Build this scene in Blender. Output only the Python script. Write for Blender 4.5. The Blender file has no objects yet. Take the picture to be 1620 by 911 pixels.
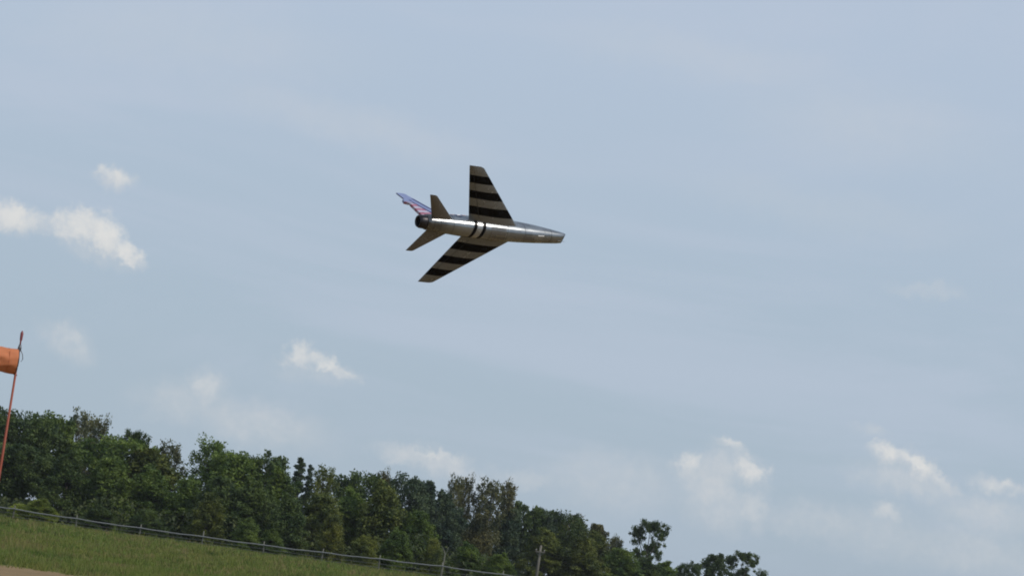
import bpy, bmesh, math, random
import numpy as np
from mathutils import Vector, Matrix

# ------------------------------------------------------------------ camera
S = bpy.context.scene
COL = S.collection
F_PX = 3654.0
CX, CY = 810.0, 455.5
PITCH = math.radians(6.876)
ROLL = math.radians(7.9)
EYE = Vector((0, 0, 1.6))
fwd = Vector((0, math.cos(PITCH), math.sin(PITCH)))
R0 = Vector((1, 0, 0))
U0 = R0.cross(fwd)
right = R0 * math.cos(ROLL) + U0 * math.sin(ROLL)
up = -R0 * math.sin(ROLL) + U0 * math.cos(ROLL)
cam_data = bpy.data.cameras.new('camera')
cam = bpy.data.objects.new('camera', cam_data)
COL.objects.link(cam)
cam_data.sensor_width = 36.0
cam_data.lens = 36.0 * F_PX / 1620.0
cam_data.clip_start = 0.1
cam_data.clip_end = 20000
CM = Matrix((right, up, -fwd)).transposed()
cam.matrix_world = Matrix.Translation(EYE) @ CM.to_4x4()
S.camera = cam
S.render.resolution_x, S.render.resolution_y = 1024, 575

def ray(x, y):
    return (fwd + right * ((x - CX) / F_PX) + up * ((CY - y) / F_PX))

def at(x, y, Y):
    """the point seen at pixel x, y that is Y metres out into the field"""
    d = ray(x, y)
    return EYE + d * (Y / d.y)

# ------------------------------------------------------------------ light
SUN_EL, SUN_AZ = math.radians(44), math.radians(116)      # azimuth clockwise from +Y
sd = Vector((math.sin(SUN_AZ) * math.cos(SUN_EL), math.cos(SUN_AZ) * math.cos(SUN_EL), math.sin(SUN_EL)))
sun_data = bpy.data.lights.new('sun', 'SUN')
sun_data.energy = 2.3
sun_data.angle = math.radians(2.0)
sun_data.color = (1.0, 0.93, 0.83)
sun = bpy.data.objects.new('sun', sun_data)
COL.objects.link(sun)
sun.rotation_euler = (-sd).to_track_quat('-Z', 'Y').to_euler()

S.view_settings.view_transform = 'Standard'
S.view_settings.look = 'None'
S.view_settings.exposure = 0.0
S.view_settings.gamma = 1.0
S.view_settings.use_curve_mapping = False
S.render.engine = 'CYCLES'
S.cycles.max_bounces = 6
S.cycles.transparent_max_bounces = 8
S.cycles.pixel_filter_type = 'BLACKMAN_HARRIS'
S.cycles.filter_width = 1.9

# ------------------------------------------------------------------ node helpers
class NT:
    def __init__(s, tree):
        s.t = tree; s.N = tree.nodes; s.L = tree.links
    def put(s, sock, v):
        if isinstance(v, bpy.types.NodeSocket): s.L.new(v, sock)
        else: sock.default_value = v
    def m(s, op, a, b=0.0, c=0.0, clamp=False):
        n = s.N.new('ShaderNodeMath'); n.operation = op; n.use_clamp = clamp
        s.put(n.inputs[0], a)
        if len(n.inputs) > 1: s.put(n.inputs[1], b)
        if len(n.inputs) > 2: s.put(n.inputs[2], c)
        return n.outputs[0]
    def sm(s, v, a, b, lo=0.0, hi=1.0):
        n = s.N.new('ShaderNodeMapRange'); n.interpolation_type = 'SMOOTHSTEP'
        s.put(n.inputs['Value'], v); n.inputs['From Min'].default_value = a; n.inputs['From Max'].default_value = b
        n.inputs['To Min'].default_value = lo; n.inputs['To Max'].default_value = hi
        return n.outputs[0]
    def noise(s, vec, scale, detail=4.0, rough=0.55, dist=0.0, out=0):
        n = s.N.new('ShaderNodeTexNoise')
        if vec is not None: s.L.new(vec, n.inputs['Vector'])
        n.inputs['Scale'].default_value = scale; n.inputs['Detail'].default_value = detail
        n.inputs['Roughness'].default_value = rough; n.inputs['Distortion'].default_value = dist
        return n.outputs[out]
    def mix(s, f, a, b, typ='MIX'):
        n = s.N.new('ShaderNodeMix'); n.data_type = 'RGBA'; n.blend_type = typ
        s.put(n.inputs[0], f)
        for k, v in ((6, a), (7, b)):
            if not isinstance(v, bpy.types.NodeSocket) and len(v) == 3: v = (*v, 1)
            s.put(n.inputs[k], v)
        return n.outputs[2]
    def xyz(s, x, y, z):
        n = s.N.new('ShaderNodeCombineXYZ')
        for i, v in enumerate((x, y, z)): s.put(n.inputs[i], v)
        return n.outputs[0]
    def sep(s, v):
        n = s.N.new('ShaderNodeSeparateXYZ'); s.L.new(v, n.inputs[0]); return n.outputs
    def vm(s, op, a, b):
        n = s.N.new('ShaderNodeVectorMath'); n.operation = op
        s.put(n.inputs[0], a); s.put(n.inputs[1], b); return n.outputs[0]

def srgb(r, g, b):
    f = lambda c: (c / 255 / 12.92) if c / 255 <= 0.04045 else ((c / 255 + 0.055) / 1.055) ** 2.4
    return (f(r), f(g), f(b))

# ------------------------------------------------------------------ world: sky with thin veil and small cumulus
W = bpy.data.worlds.new('World')
S.world = W
W.use_nodes = True
w = NT(W.node_tree)
w.N.clear()
sky = w.N.new('ShaderNodeTexSky')
sky.sky_type = 'NISHITA'; sky.sun_disc = False
sky.sun_elevation = SUN_EL; sky.sun_rotation = SUN_AZ
sky.air_density = 1.0; sky.dust_density = 1.5; sky.ozone_density = 1.5; sky.altitude = 100
bg = w.N.new('ShaderNodeBackground')
STR = 0.1
bg.inputs[1].default_value = STR
wo = w.N.new('ShaderNodeOutputWorld')
w.L.new(bg.outputs[0], wo.inputs[0])
tc = w.N.new('ShaderNodeTexCoord').outputs['Generated']
dx, dy, dz = w.sep(tc)
AZ = w.m('MULTIPLY', w.m('ARCTAN2', dx, dy), 57.2958)
EL = w.m('MULTIPLY', w.m('ARCSINE', dz), 57.2958)
n1 = w.noise(tc, 26, 5, 0.6, 0, 1)
n1 = w.vm('SUBTRACT', n1, (0.5, 0.5, 0.5))
n1x, n1y, n1z = w.sep(n1)
n2 = w.vm('SUBTRACT', w.noise(tc, 150, 8, 0.68, 0, 1), (0.5, 0.5, 0.5))
n2x, n2y, n2z = w.sep(n2)
wa = w.m('ADD', AZ, w.m('ADD', w.m('MULTIPLY', n1x, 1.3), w.m('MULTIPLY', n2x, 1.0)))
we = w.m('ADD', EL, w.m('ADD', w.m('MULTIPLY', n1y, 1.0), w.m('MULTIPLY', n2y, 0.85)))

def azel(x, y):
    d = ray(x, y).normalized()
    return math.degrees(math.atan2(d.x, d.y)), math.degrees(math.asin(d.z))

def field(blobs):
    """union of soft ellipses: x, y, half length, half height (1/3654 rad), tilt, strength"""
    acc = None
    for (x, y, rx, ry, tilt, st) in blobs:
        a0, e0 = azel(x, y)
        t = math.radians(-tilt) + ROLL
        k = math.degrees(1 / F_PX)
        c, s_ = math.cos(t), math.sin(t)
        da = w.m('SUBTRACT', wa, a0); de = w.m('SUBTRACT', we, e0)
        u = w.m('MULTIPLY', w.m('ADD', w.m('MULTIPLY', da, c), w.m('MULTIPLY', de, s_)), 1 / (rx * k))
        v = w.m('MULTIPLY', w.m('SUBTRACT', w.m('MULTIPLY', de, c), w.m('MULTIPLY', da, s_)), 1 / (ry * k))
        r = w.m('SQRT', w.m('ADD', w.m('MULTIPLY', u, u), w.m('MULTIPLY', v, v)))
        g = w.m('MULTIPLY', w.sm(r, 0.15, 1.35, 1.0, 0.0), st)
        acc = g if acc is None else w.m('MAXIMUM', acc, g)
    return acc
# tilt: degrees clockwise on the photograph
body = [(12, 340, 50, 26, 20, .7), (58, 350, 36, 20, 0, .45), (112, 356, 38, 26, 15, .8), (155, 374, 54, 26, 28, .9), (200, 398, 32, 16, 35, .6), (150, 392, 70, 22, 20, .3),
        (184, 284, 34, 22, 12, .55),
        (112, 545, 46, 28, 30, .34), (486, 573, 32, 20, 12, .5), (528, 592, 38, 14, 20, .55), (500, 596, 60, 18, 12, .2),
        (328, 616, 36, 34, 0, .42), (290, 636, 90, 34, 10, .3), (410, 670, 130, 40, 15, .34),
        (650, 718, 60, 18, 10, .5), (700, 732, 60, 24, 22, .55), (730, 752, 80, 24, 18, .4), (830, 752, 60, 18, 10, .3), (970, 760, 120, 50, 8, .3),
        (1085, 740, 30, 32, 60, .52), (1118, 775, 64, 50, 50, .5), (1178, 746, 42, 22, 42, .68), (1150, 708, 28, 13, 30, .45), (1128, 740, 50, 36, 0, .5),
        (1130, 805, 76, 38, 20, .4), (1190, 810, 40, 34, 40, .4), (1250, 828, 40, 18, 10, .25),
        (1412, 724, 40, 20, 8, .7), (1458, 744, 48, 24, 32, .7), (1500, 770, 36, 18, 35, .55), (1430, 764, 90, 26, 15, .42),
        (1385, 684, 28, 12, 15, .36), (1575, 766, 34, 18, 18, .5), (1612, 776, 30, 16, 0, .5),
        (1402, 812, 26, 20, 0, .5), (1300, 824, 100, 28, 10, .3), (1400, 850, 170, 40, 14, .28), (1560, 818, 90, 36, 10, .36), (1550, 876, 170, 44, 10, .28),
        (1470, 460, 70, 14, 10, .22), (1380, 200, 240, 70, 12, .14), (560, 200, 260, 40, 14, .16), (300, 60, 300, 60, 5, .12), (1100, 90, 260, 40, 10, .14), (1300, 330, 240, 40, 12, .12)]
lit = [(158, 364, 52, 24, 28, .9), (116, 350, 36, 22, 10, .75), (198, 390, 32, 16, 36, .8), (14, 334, 46, 22, 20, .6), (56, 344, 22, 14, 0, .4), (186, 278, 26, 14, 14, .5), (118, 540, 26, 12, 30, .18),
       (507, 577, 20, 12, 42, .75), (484, 567, 26, 14, 10, .5), (534, 594, 24, 7, 14, .3), (1084, 728, 18, 18, 70, .42), (1180, 740, 28, 12, 42, .55), (1152, 703, 17, 7, 32, .42), (1190, 800, 16, 16, 40, .2),
       (1410, 717, 30, 12, 10, .62), (1456, 733, 34, 11, 32, .8), (1490, 754, 18, 8, 40, .35), (690, 716, 38, 9, 15, .38), (718, 728, 16, 8, 30, .3), (332, 604, 20, 14, 0, .25),
       (1582, 762, 18, 9, 18, .3), (1405, 808, 14, 11, 0, .25)]
B = field(body)
Lt = field(lit)
det = w.m('ADD', w.m('MULTIPLY', n2z, 1.05), w.m('MULTIPLY', n1z, 0.7))
B = w.m('MULTIPLY', w.m('ADD', B, w.m('MULTIPLY', det, w.sm(B, 0.0, 0.5)), clamp=True), 1.25, clamp=True)
Lt = w.m('ADD', Lt, w.m('MULTIPLY', det, w.sm(Lt, 0.0, 0.6)), clamp=True)
# thin high veil over clear air
veil_n = w.noise(w.vm('MULTIPLY', tc, (1.0, 1.0, 4.5)), 3.4, 7, 0.62, 0.8)
veil_c = [c / STR for c in srgb(187, 198, 215)]
clear = w.mix(w.sm(EL, 0.0, 40.0, 0.9, 0.6), sky.outputs[0], w.mix(w.sm(EL, 3.0, 17.0), [c / STR for c in srgb(171, 188, 204)], [c / STR for c in srgb(191, 205, 223)]))
c1 = w.mix(w.sm(veil_n, 0.42, 0.7, 0.0, 0.5), clear, veil_c)
cloud_grey = [c / STR for c in srgb(201, 206, 211)]
cloud_lit = [c / STR for c in srgb(224, 224, 222)]
c2 = w.mix(B, c1, cloud_grey)
c3 = w.mix(w.m('MULTIPLY', Lt, 0.9), c2, cloud_lit)
w.L.new(c3, bg.inputs[0])

# ------------------------------------------------------------------ materials
def new_mat(name):
    m = bpy.data.materials.new(name); m.use_nodes = True
    n = NT(m.node_tree); n.N.clear()
    out = n.N.new('ShaderNodeOutputMaterial')
    b = n.N.new('ShaderNodeBsdfPrincipled')
    n.L.new(b.outputs[0], out.inputs[0])
    n.out = out; n.b = b
    return m, n
def objco(n): return n.N.new('ShaderNodeTexCoord').outputs['Object']
def worldpos(n): return n.N.new('ShaderNodeNewGeometry').outputs['Position']

def simple(name, col, rough=0.6, metal=0.0, var=0.25, scale=8.0):
    m, n = new_mat(name)
    f = n.noise(objco(n), scale, 5, 0.6)
    c = n.mix(f, tuple(x * (1 - var) for x in col), tuple(min(1, x * (1 + var)) for x in col))
    n.put(n.b.inputs['Base Color'], c)
    n.b.inputs['Roughness'].default_value = rough; n.b.inputs['Metallic'].default_value = metal
    return m

def leaf_mat(name):
    m, n = new_mat(name)
    oi = n.N.new('ShaderNodeObjectInfo')
    geo = n.N.new('ShaderNodeNewGeometry')
    p = geo.outputs['Position']
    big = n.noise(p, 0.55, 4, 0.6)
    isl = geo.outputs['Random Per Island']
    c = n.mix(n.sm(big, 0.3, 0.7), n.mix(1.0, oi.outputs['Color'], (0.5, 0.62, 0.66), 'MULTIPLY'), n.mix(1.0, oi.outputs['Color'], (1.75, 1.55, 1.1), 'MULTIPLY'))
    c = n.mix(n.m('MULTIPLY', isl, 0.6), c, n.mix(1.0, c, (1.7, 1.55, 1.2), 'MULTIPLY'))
    n.put(n.b.inputs['Base Color'], c)
    n.b.inputs['Roughness'].default_value = 0.65
    n.b.inputs['Specular IOR Level'].default_value = 0.25
    tr = n.N.new('ShaderNodeBsdfTranslucent'); n.put(tr.inputs[0], c)
    mx = n.N.new('ShaderNodeMixShader'); mx.inputs[0].default_value = 0.3
    n.L.new(n.b.outputs[0], mx.inputs[1]); n.L.new(tr.outputs[0], mx.inputs[2]); n.L.new(mx.outputs[0], n.out.inputs[0])
    return m

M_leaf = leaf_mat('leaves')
M_bark = simple('bark', (0.085, 0.075, 0.062), 0.9, 0, 0.4, 3)
M_palebark = simple('pale_bark', (0.26, 0.24, 0.2), 0.9, 0, 0.3, 3)
M_post = simple('weathered_post', (0.13, 0.13, 0.105), 0.85, 0, 0.3, 6)
M_rail = simple('galvanised_rail', (0.17, 0.18, 0.185), 0.6, 0.1, 0.2, 2)
M_wire = simple('galvanised_wire', (0.16, 0.17, 0.17), 0.5, 0.4, 0.1, 2)
M_pole_wood = simple('pole_wood', (0.15, 0.14, 0.115), 0.9, 0, 0.3, 4)
M_insul = simple('insulator_ceramic', (0.35, 0.33, 0.3), 0.4, 0, 0.1, 4)
M_orange = simple('faded_orange_nylon', (0.5, 0.165, 0.065), 0.75, 0, 0.14, 9)
M_redpole = simple('orange_red_paint', (0.27, 0.06, 0.028), 0.6, 0, 0.2, 9)
M_grey_metal = simple('grey_metal', (0.12, 0.12, 0.13), 0.45, 0.5, 0.15, 9)

# grass + soil ground
def ground_mat():
    m, n = new_mat('field_ground')
    p = worldpos(n)
    a = n.noise(p, 0.12, 5, 0.6); b2 = n.noise(p, 1.3, 6, 0.65); c3_ = n.noise(p, 9, 4, 0.6)
    col = n.mix(n.sm(a, 0.35, 0.65), (0.1, 0.13, 0.035), (0.13, 0.135, 0.04))
    col = n.mix(n.sm(b2, 0.45, 0.72), col, (0.14, 0.12, 0.05))
    col = n.mix(n.m('MULTIPLY', n.sm(c3_, 0.5, 0.8), 0.5), col, (0.05, 0.055, 0.02))
    n.put(n.b.inputs['Base Color'], col); n.b.inputs['Roughness'].default_value = 0.95
    n.b.inputs['Specular IOR Level'].default_value = 0.1
    bp = n.N.new('ShaderNodeBump'); bp.inputs['Strength'].default_value = 0.8; bp.inputs['Distance'].default_value = 0.1
    n.put(bp.inputs['Height'], b2); n.L.new(bp.outputs[0], n.b.inputs['Normal'])
    return m
def dirt_mat():
    m, n = new_mat('dry_dirt')
    p = worldpos(n)
    a = n.noise(p, 0.6, 6, 0.65); b2 = n.noise(p, 14, 5, 0.7)
    col = n.mix(n.sm(a, 0.3, 0.7), (0.2, 0.125, 0.048), (0.25, 0.16, 0.064))
    col = n.mix(n.sm(b2, 0.45, 0.75), col, (0.11, 0.1, 0.045))
    n.put(n.b.inputs['Base Color'], col); n.b.inputs['Roughness'].default_value = 0.95
    bp = n.N.new('ShaderNodeBump'); bp.inputs['Strength'].default_value = 0.6; bp.inputs['Distance'].default_value = 0.03
    n.put(bp.inputs['Height'], b2); n.L.new(bp.outputs[0], n.b.inputs['Normal'])
    return m
M_ground = ground_mat(); M_dirt = dirt_mat()

def grass_mat():
    m, n = new_mat('grass_blades')
    geo = n.N.new('ShaderNodeNewGeometry')
    p = geo.outputs['Position']
    a = n.noise(p, 0.10, 4, 0.6); a2 = n.noise(p, 0.5, 5, 0.65)
    col = n.mix(n.sm(a, 0.38, 0.62), (0.12, 0.18, 0.036), (0.165, 0.19, 0.046))
    col = n.mix(n.sm(a2, 0.5, 0.6), col, (0.205, 0.175, 0.075))
    col = n.mix(n.sm(a2, 0.46, 0.38), col, (0.065, 0.1, 0.024))
    col = n.mix(n.m('MULTIPLY', geo.outputs['Random Per Island'], 0.4), col, n.mix(1.0, col, (1.4, 1.3, 1.25), 'MULTIPLY'))
    n.put(n.b.inputs['Base Color'], col); n.b.inputs['Roughness'].default_value = 0.7
    n.b.inputs['Specular IOR Level'].default_value = 0.2
    tr = n.N.new('ShaderNodeBsdfTranslucent'); n.put(tr.inputs[0], col)
    mx = n.N.new('ShaderNodeMixShader'); mx.inputs[0].default_value = 0.3
    n.L.new(n.b.outputs[0], mx.inputs[1]); n.L.new(tr.outputs[0], mx.inputs[2]); n.L.new(mx.outputs[0], n.out.inputs[0])
    return m
M_grass = grass_mat()

# ------------------------------------------------------------------ object helpers
def tag(o, label=None, cat=None, group=None, kind=None):
    if label: o['label'] = label
    if cat: o['category'] = cat
    if group: o['group'] = group
    if kind: o['kind'] = kind
    return o
def empty(name, loc, label, cat, group=None):
    o = bpy.data.objects.new(name, None); COL.objects.link(o); o.location = loc
    o.empty_display_size = 0.2
    return tag(o, label, cat, group)
def mesh_obj(name, verts, faces, mat, parent=None, smooth=False):
    me = bpy.data.meshes.new(name)
    me.from_pydata([tuple(v) for v in verts], [], faces)
    me.update()
    if mat is not None: me.materials.append(mat)
    if smooth: me.polygons.foreach_set('use_smooth', [True] * len(me.polygons))
    o = bpy.data.objects.new(name, me); COL.objects.link(o)
    if parent is not None: o.parent = parent
    return o
def quads_mesh(name, V, mat):
    """V: (n,4,3) array of quads -> mesh"""
    n = len(V)
    me = bpy.data.meshes.new(name)
    me.vertices.add(n * 4); me.vertices.foreach_set('co', V.reshape(-1).astype(np.float32))
    me.loops.add(n * 4); me.loops.foreach_set('vertex_index', np.arange(n * 4, dtype=np.int32))
    me.polygons.add(n); me.polygons.foreach_set('loop_start', np.arange(0, n * 4, 4, dtype=np.int32))
    me.update(calc_edges=True); me.validate()
    me.materials.append(mat)
    return me

class MB:
    def __init__(s): s.v = []; s.f = []
    def tube(s, pts, radii, n=8, cap=True):
        pts = [Vector(p) for p in pts]
        base = len(s.v)
        for i, p in enumerate(pts):
            a = pts[max(i - 1, 0)]; b = pts[min(i + 1, len(pts) - 1)]
            d = (b - a).normalized()
            ref = Vector((0, 0, 1)) if abs(d.z) < 0.9 else Vector((1, 0, 0))
            u = d.cross(ref).normalized(); v = d.cross(u)
            for k in range(n):
                t = 2 * math.pi * k / n
                s.v.append(p + (u * math.cos(t) + v * math.sin(t)) * radii[i])
        for i in range(len(pts) - 1):
            for k in range(n):
                a = base + i * n + k; b = base + i * n + (k + 1) % n
                s.f.append((a, b, b + n, a + n))
        if cap:
            s.f.append(tuple(base + k for k in range(n))[::-1])
            s.f.append(tuple(base + (len(pts) - 1) * n + k for k in range(n)))
    def box(s, c, h):
        b = len(s.v)
        for z in (-1, 1):
            for x, y in ((-1, -1), (1, -1), (1, 1), (-1, 1)):
                s.v.append((c[0] + x * h[0], c[1] + y * h[1], c[2] + z * h[2]))
        for f in ((3, 2, 1, 0), (4, 5, 6, 7), (0, 1, 5, 4), (1, 2, 6, 5), (2, 3, 7, 6), (3, 0, 4, 7)):
            s.f.append(tuple(b + i for i in f))
    def build(s, name, mat, parent=None, smooth=True):
        return mesh_obj(name, s.v, s.f, mat, parent, smooth)

# ------------------------------------------------------------------ ground
def gz(x, y):
    return 0.06 * math.sin(x * 0.13 + 1.0) * math.sin(y * 0.07) + 0.03 * math.sin(x * 0.41 + y * 0.33)
def gz_np(x, y):
    return 0.06 * np.sin(x * 0.13 + 1.0) * np.sin(y * 0.07) + 0.03 * np.sin(x * 0.41 + y * 0.33)
xs = sorted(set([-9000, -4000, -1500, -700, -400] + list(range(-200, 202, 4)) + [400, 700, 1500, 4000, 9000]))
ys = sorted(set([-400, -150] + list(range(-60, 452, 4)) + [600, 900, 1500, 4000, 9000]))
gv = [(x, y, gz(x, y) if (abs(x) <= 200 and -60 <= y <= 450) else 0.0) for y in ys for x in xs]
nx = len(xs)
gf = [(j * nx + i, j * nx + i + 1, (j + 1) * nx + i + 1, (j + 1) * nx + i) for j in range(len(ys) - 1) for i in range(nx - 1)]
g = mesh_obj('ground', gv, gf, M_ground, None, True)
tag(g, kind='structure')

# dry dirt strip in front of the field (the edge of the airstrip), far edge passes the lower left corner of the photo
pA = at(-60, 886, 1); pB = at(160, 914, 1)
def ground_hit(x, y):
    d = ray(x, y); t = -EYE.z / d.z
    return EYE + d * t
A_, B_ = ground_hit(0, 895), ground_hit(118, 911)
def edge_y(x):
    s = (B_.y - A_.y) / (B_.x - A_.x)
    return A_.y + s * (x - A_.x) + 0.5 * math.sin(x * 1.1) + 0.3 * math.sin(x * 2.7 + 1)
px_ = [-60 + 1.0 * i for i in range(121)]
rows = 24
dv, df = [], []
for x in px_:
    e = max(12.0, min(70.0, edge_y(x)))
    for j in range(rows):
        y = -30 + (e + 30) * j / (rows - 1)
        dv.append((x, y, gz(x, y) + 0.02 + (0.0 if j < rows - 1 else -0.03)))
for i in range(len(px_) - 1):
    for j in range(rows - 1):
        a = i * rows + j
        df.append((a, a + rows, a + rows + 1, a + 1))
d = mesh_obj('dirt_strip', dv, df, M_dirt, None, True)
tag(d, kind='structure')

# ------------------------------------------------------------------ meadow grass
rng = np.random.default_rng(5)
def grass_mesh():
    Vs = []
    for (y0, y1, dens, nb, hmin, hmax, bw) in ((38, 75, 14, 9, 0.10, 0.34, 0.018), (75, 120, 8, 8, 0.12, 0.38, 0.03), (120, 196, 3.6, 8, 0.16, 0.5, 0.05)):
        xa, xb = -0.235 * y1 - 9, 0.08 * y1
        n = int((xb - xa) * (y1 - y0) * dens)
        X = rng.uniform(xa, xb, n); Y = rng.uniform(y0, y1, n)
        # keep what the field of view can show, plus a margin
        ok = (X > -0.235 * Y - 10) & (X < -0.235 * Y + 0.29 * (Y - 38) + 9) & (Y > (A_.y + (B_.y - A_.y) / (B_.x - A_.x) * (X - A_.x) - 0.3 - 2.2 * rng.random(n) ** 3 + 0.5 * np.sin(X * 1.1)))
        X, Y = X[ok], Y[ok]; n = len(X)
        patch = 0.5 + 0.5 * np.sin(X * 0.55 + 2 * np.sin(Y * 0.21)) * np.sin(Y * 0.31 + 1.5 * np.sin(X * 0.37))
        patch2 = 0.5 + 0.5 * np.sin(X * 1.7 + Y * 0.9) * np.sin(Y * 1.1 - X * 0.8)
        H = 0.75 * (hmin + (hmax - hmin) * rng.random(n) ** 1.6) * (0.55 + 0.65 * patch + 0.35 * patch2)
        tall = rng.random(n) < 0.02
        H = np.where(tall, H * 1.8, H)
        Z = gz_np(X, Y)
        for b in range(nb):
            a = rng.uniform(0, 2 * np.pi, n); r = rng.uniform(0, 0.16, n)
            lean = rng.uniform(0.1, 0.75, n) * H
            bx = X + r * np.cos(a); by = Y + r * np.sin(a)
            ta = rng.uniform(0, 2 * np.pi, n)
            wx = np.cos(ta) * bw * 0.5; wy = np.sin(ta) * bw * 0.5
            hh = H * rng.uniform(0.6, 1.0, n)
            la = a + rng.uniform(-.6, .6, n)
            tx = bx + lean * np.cos(la); ty = by + lean * np.sin(la)
            q = np.empty((n, 4, 3))
            q[:, 0] = np.stack([bx - wx, by - wy, Z - 0.02], 1); q[:, 1] = np.stack([bx + wx, by + wy, Z - 0.02], 1)
            q[:, 2] = np.stack([tx + wx * .35, ty + wy * .35, Z + hh], 1); q[:, 3] = np.stack([tx - wx * .35, ty - wy * .35, Z + hh], 1)
            Vs.append(q)
    return np.concatenate(Vs)
gm = quads_mesh('meadow_grass', grass_mesh(), M_grass)
go = bpy.data.objects.new('meadow_grass', gm); COL.objects.link(go)
tag(go, 'rough green meadow grass covering the field up to the fence', 'grass', kind='stuff')

# ------------------------------------------------------------------ fence
FY = 180.0
fence_px = [(-40, 795), (22, 804.5), (122, 820), (222, 834.5), (321, 848), (418, 861.5), (510, 873), (601, 883.5), (700, 895), (795, 908), (890, 922), (985, 934)]
f0 = at(fence_px[2][0], 800, FY)
fence = empty('fence', (f0.x, FY, gz(f0.x, FY)), 'low grey single-rail fence running along the far edge of the grass field', 'fence')
fpts = []
for (x, y) in fence_px:
    p = at(x, y, FY)          # rail line
    fpts.append(p)
def rel(p): return Vector(p) - fence.location
for i, p in enumerate(fpts):
    m = MB()
    zt = p.z + (0.28 if i != 4 else 0.42)
    lean = 0.05 * math.sin(i * 2.3)
    m.tube([rel((p.x, FY + .09, gz(p.x, FY) - 0.3)), rel((p.x + lean * .5, FY + .09, (p.z) * 0.6)), rel((p.x + lean, FY + .09, zt))], [0.06, 0.055, 0.05], 7)
    m.build('post', M_post, fence)
m = MB()
rp = []
for i in range(len(fpts) - 1):
    for k in range(6):
        t = k / 6
        q = fpts[i].lerp(fpts[i + 1], t)
        rp.append(rel((q.x, q.y, q.z - 0.05 * math.sin(math.pi * t) + 0.012 * math.sin(k * 2.1 + i))))
rp.append(rel(fpts[-1]))
m.tube(rp, [0.055] * len(rp), 6)
m.build('rail', M_rail, fence)
for hh in (0.35, 0.62):
    m = MB()
    m.tube([rel((q.x, q.y + .0, gz(q.x, FY) + hh * (q.z) / 1.0)) for q in fpts], [0.012] * len(fpts), 4)
    m.build('wire', M_wire, fence)

# ------------------------------------------------------------------ trees
def leaf_quads(C, size, rng, flat=0.0):
    """one leaf clump quad (bent diamond) around each centre"""
    n = len(C)
    a = rng.normal(size=(n, 3)); a /= np.linalg.norm(a, axis=1)[:, None]
    b = rng.normal(size=(n, 3)); b -= a * np.sum(a * b, 1)[:, None]; b /= np.linalg.norm(b, axis=1)[:, None]
    s = size * rng.uniform(0.6, 1.4, n)[:, None]
    q = np.empty((n, 4, 3))
    q[:, 0] = C - a * s; q[:, 1] = C + b * s * 0.55; q[:, 2] = C + a * s; q[:, 3] = C - b * s * 0.55
    return q

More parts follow.
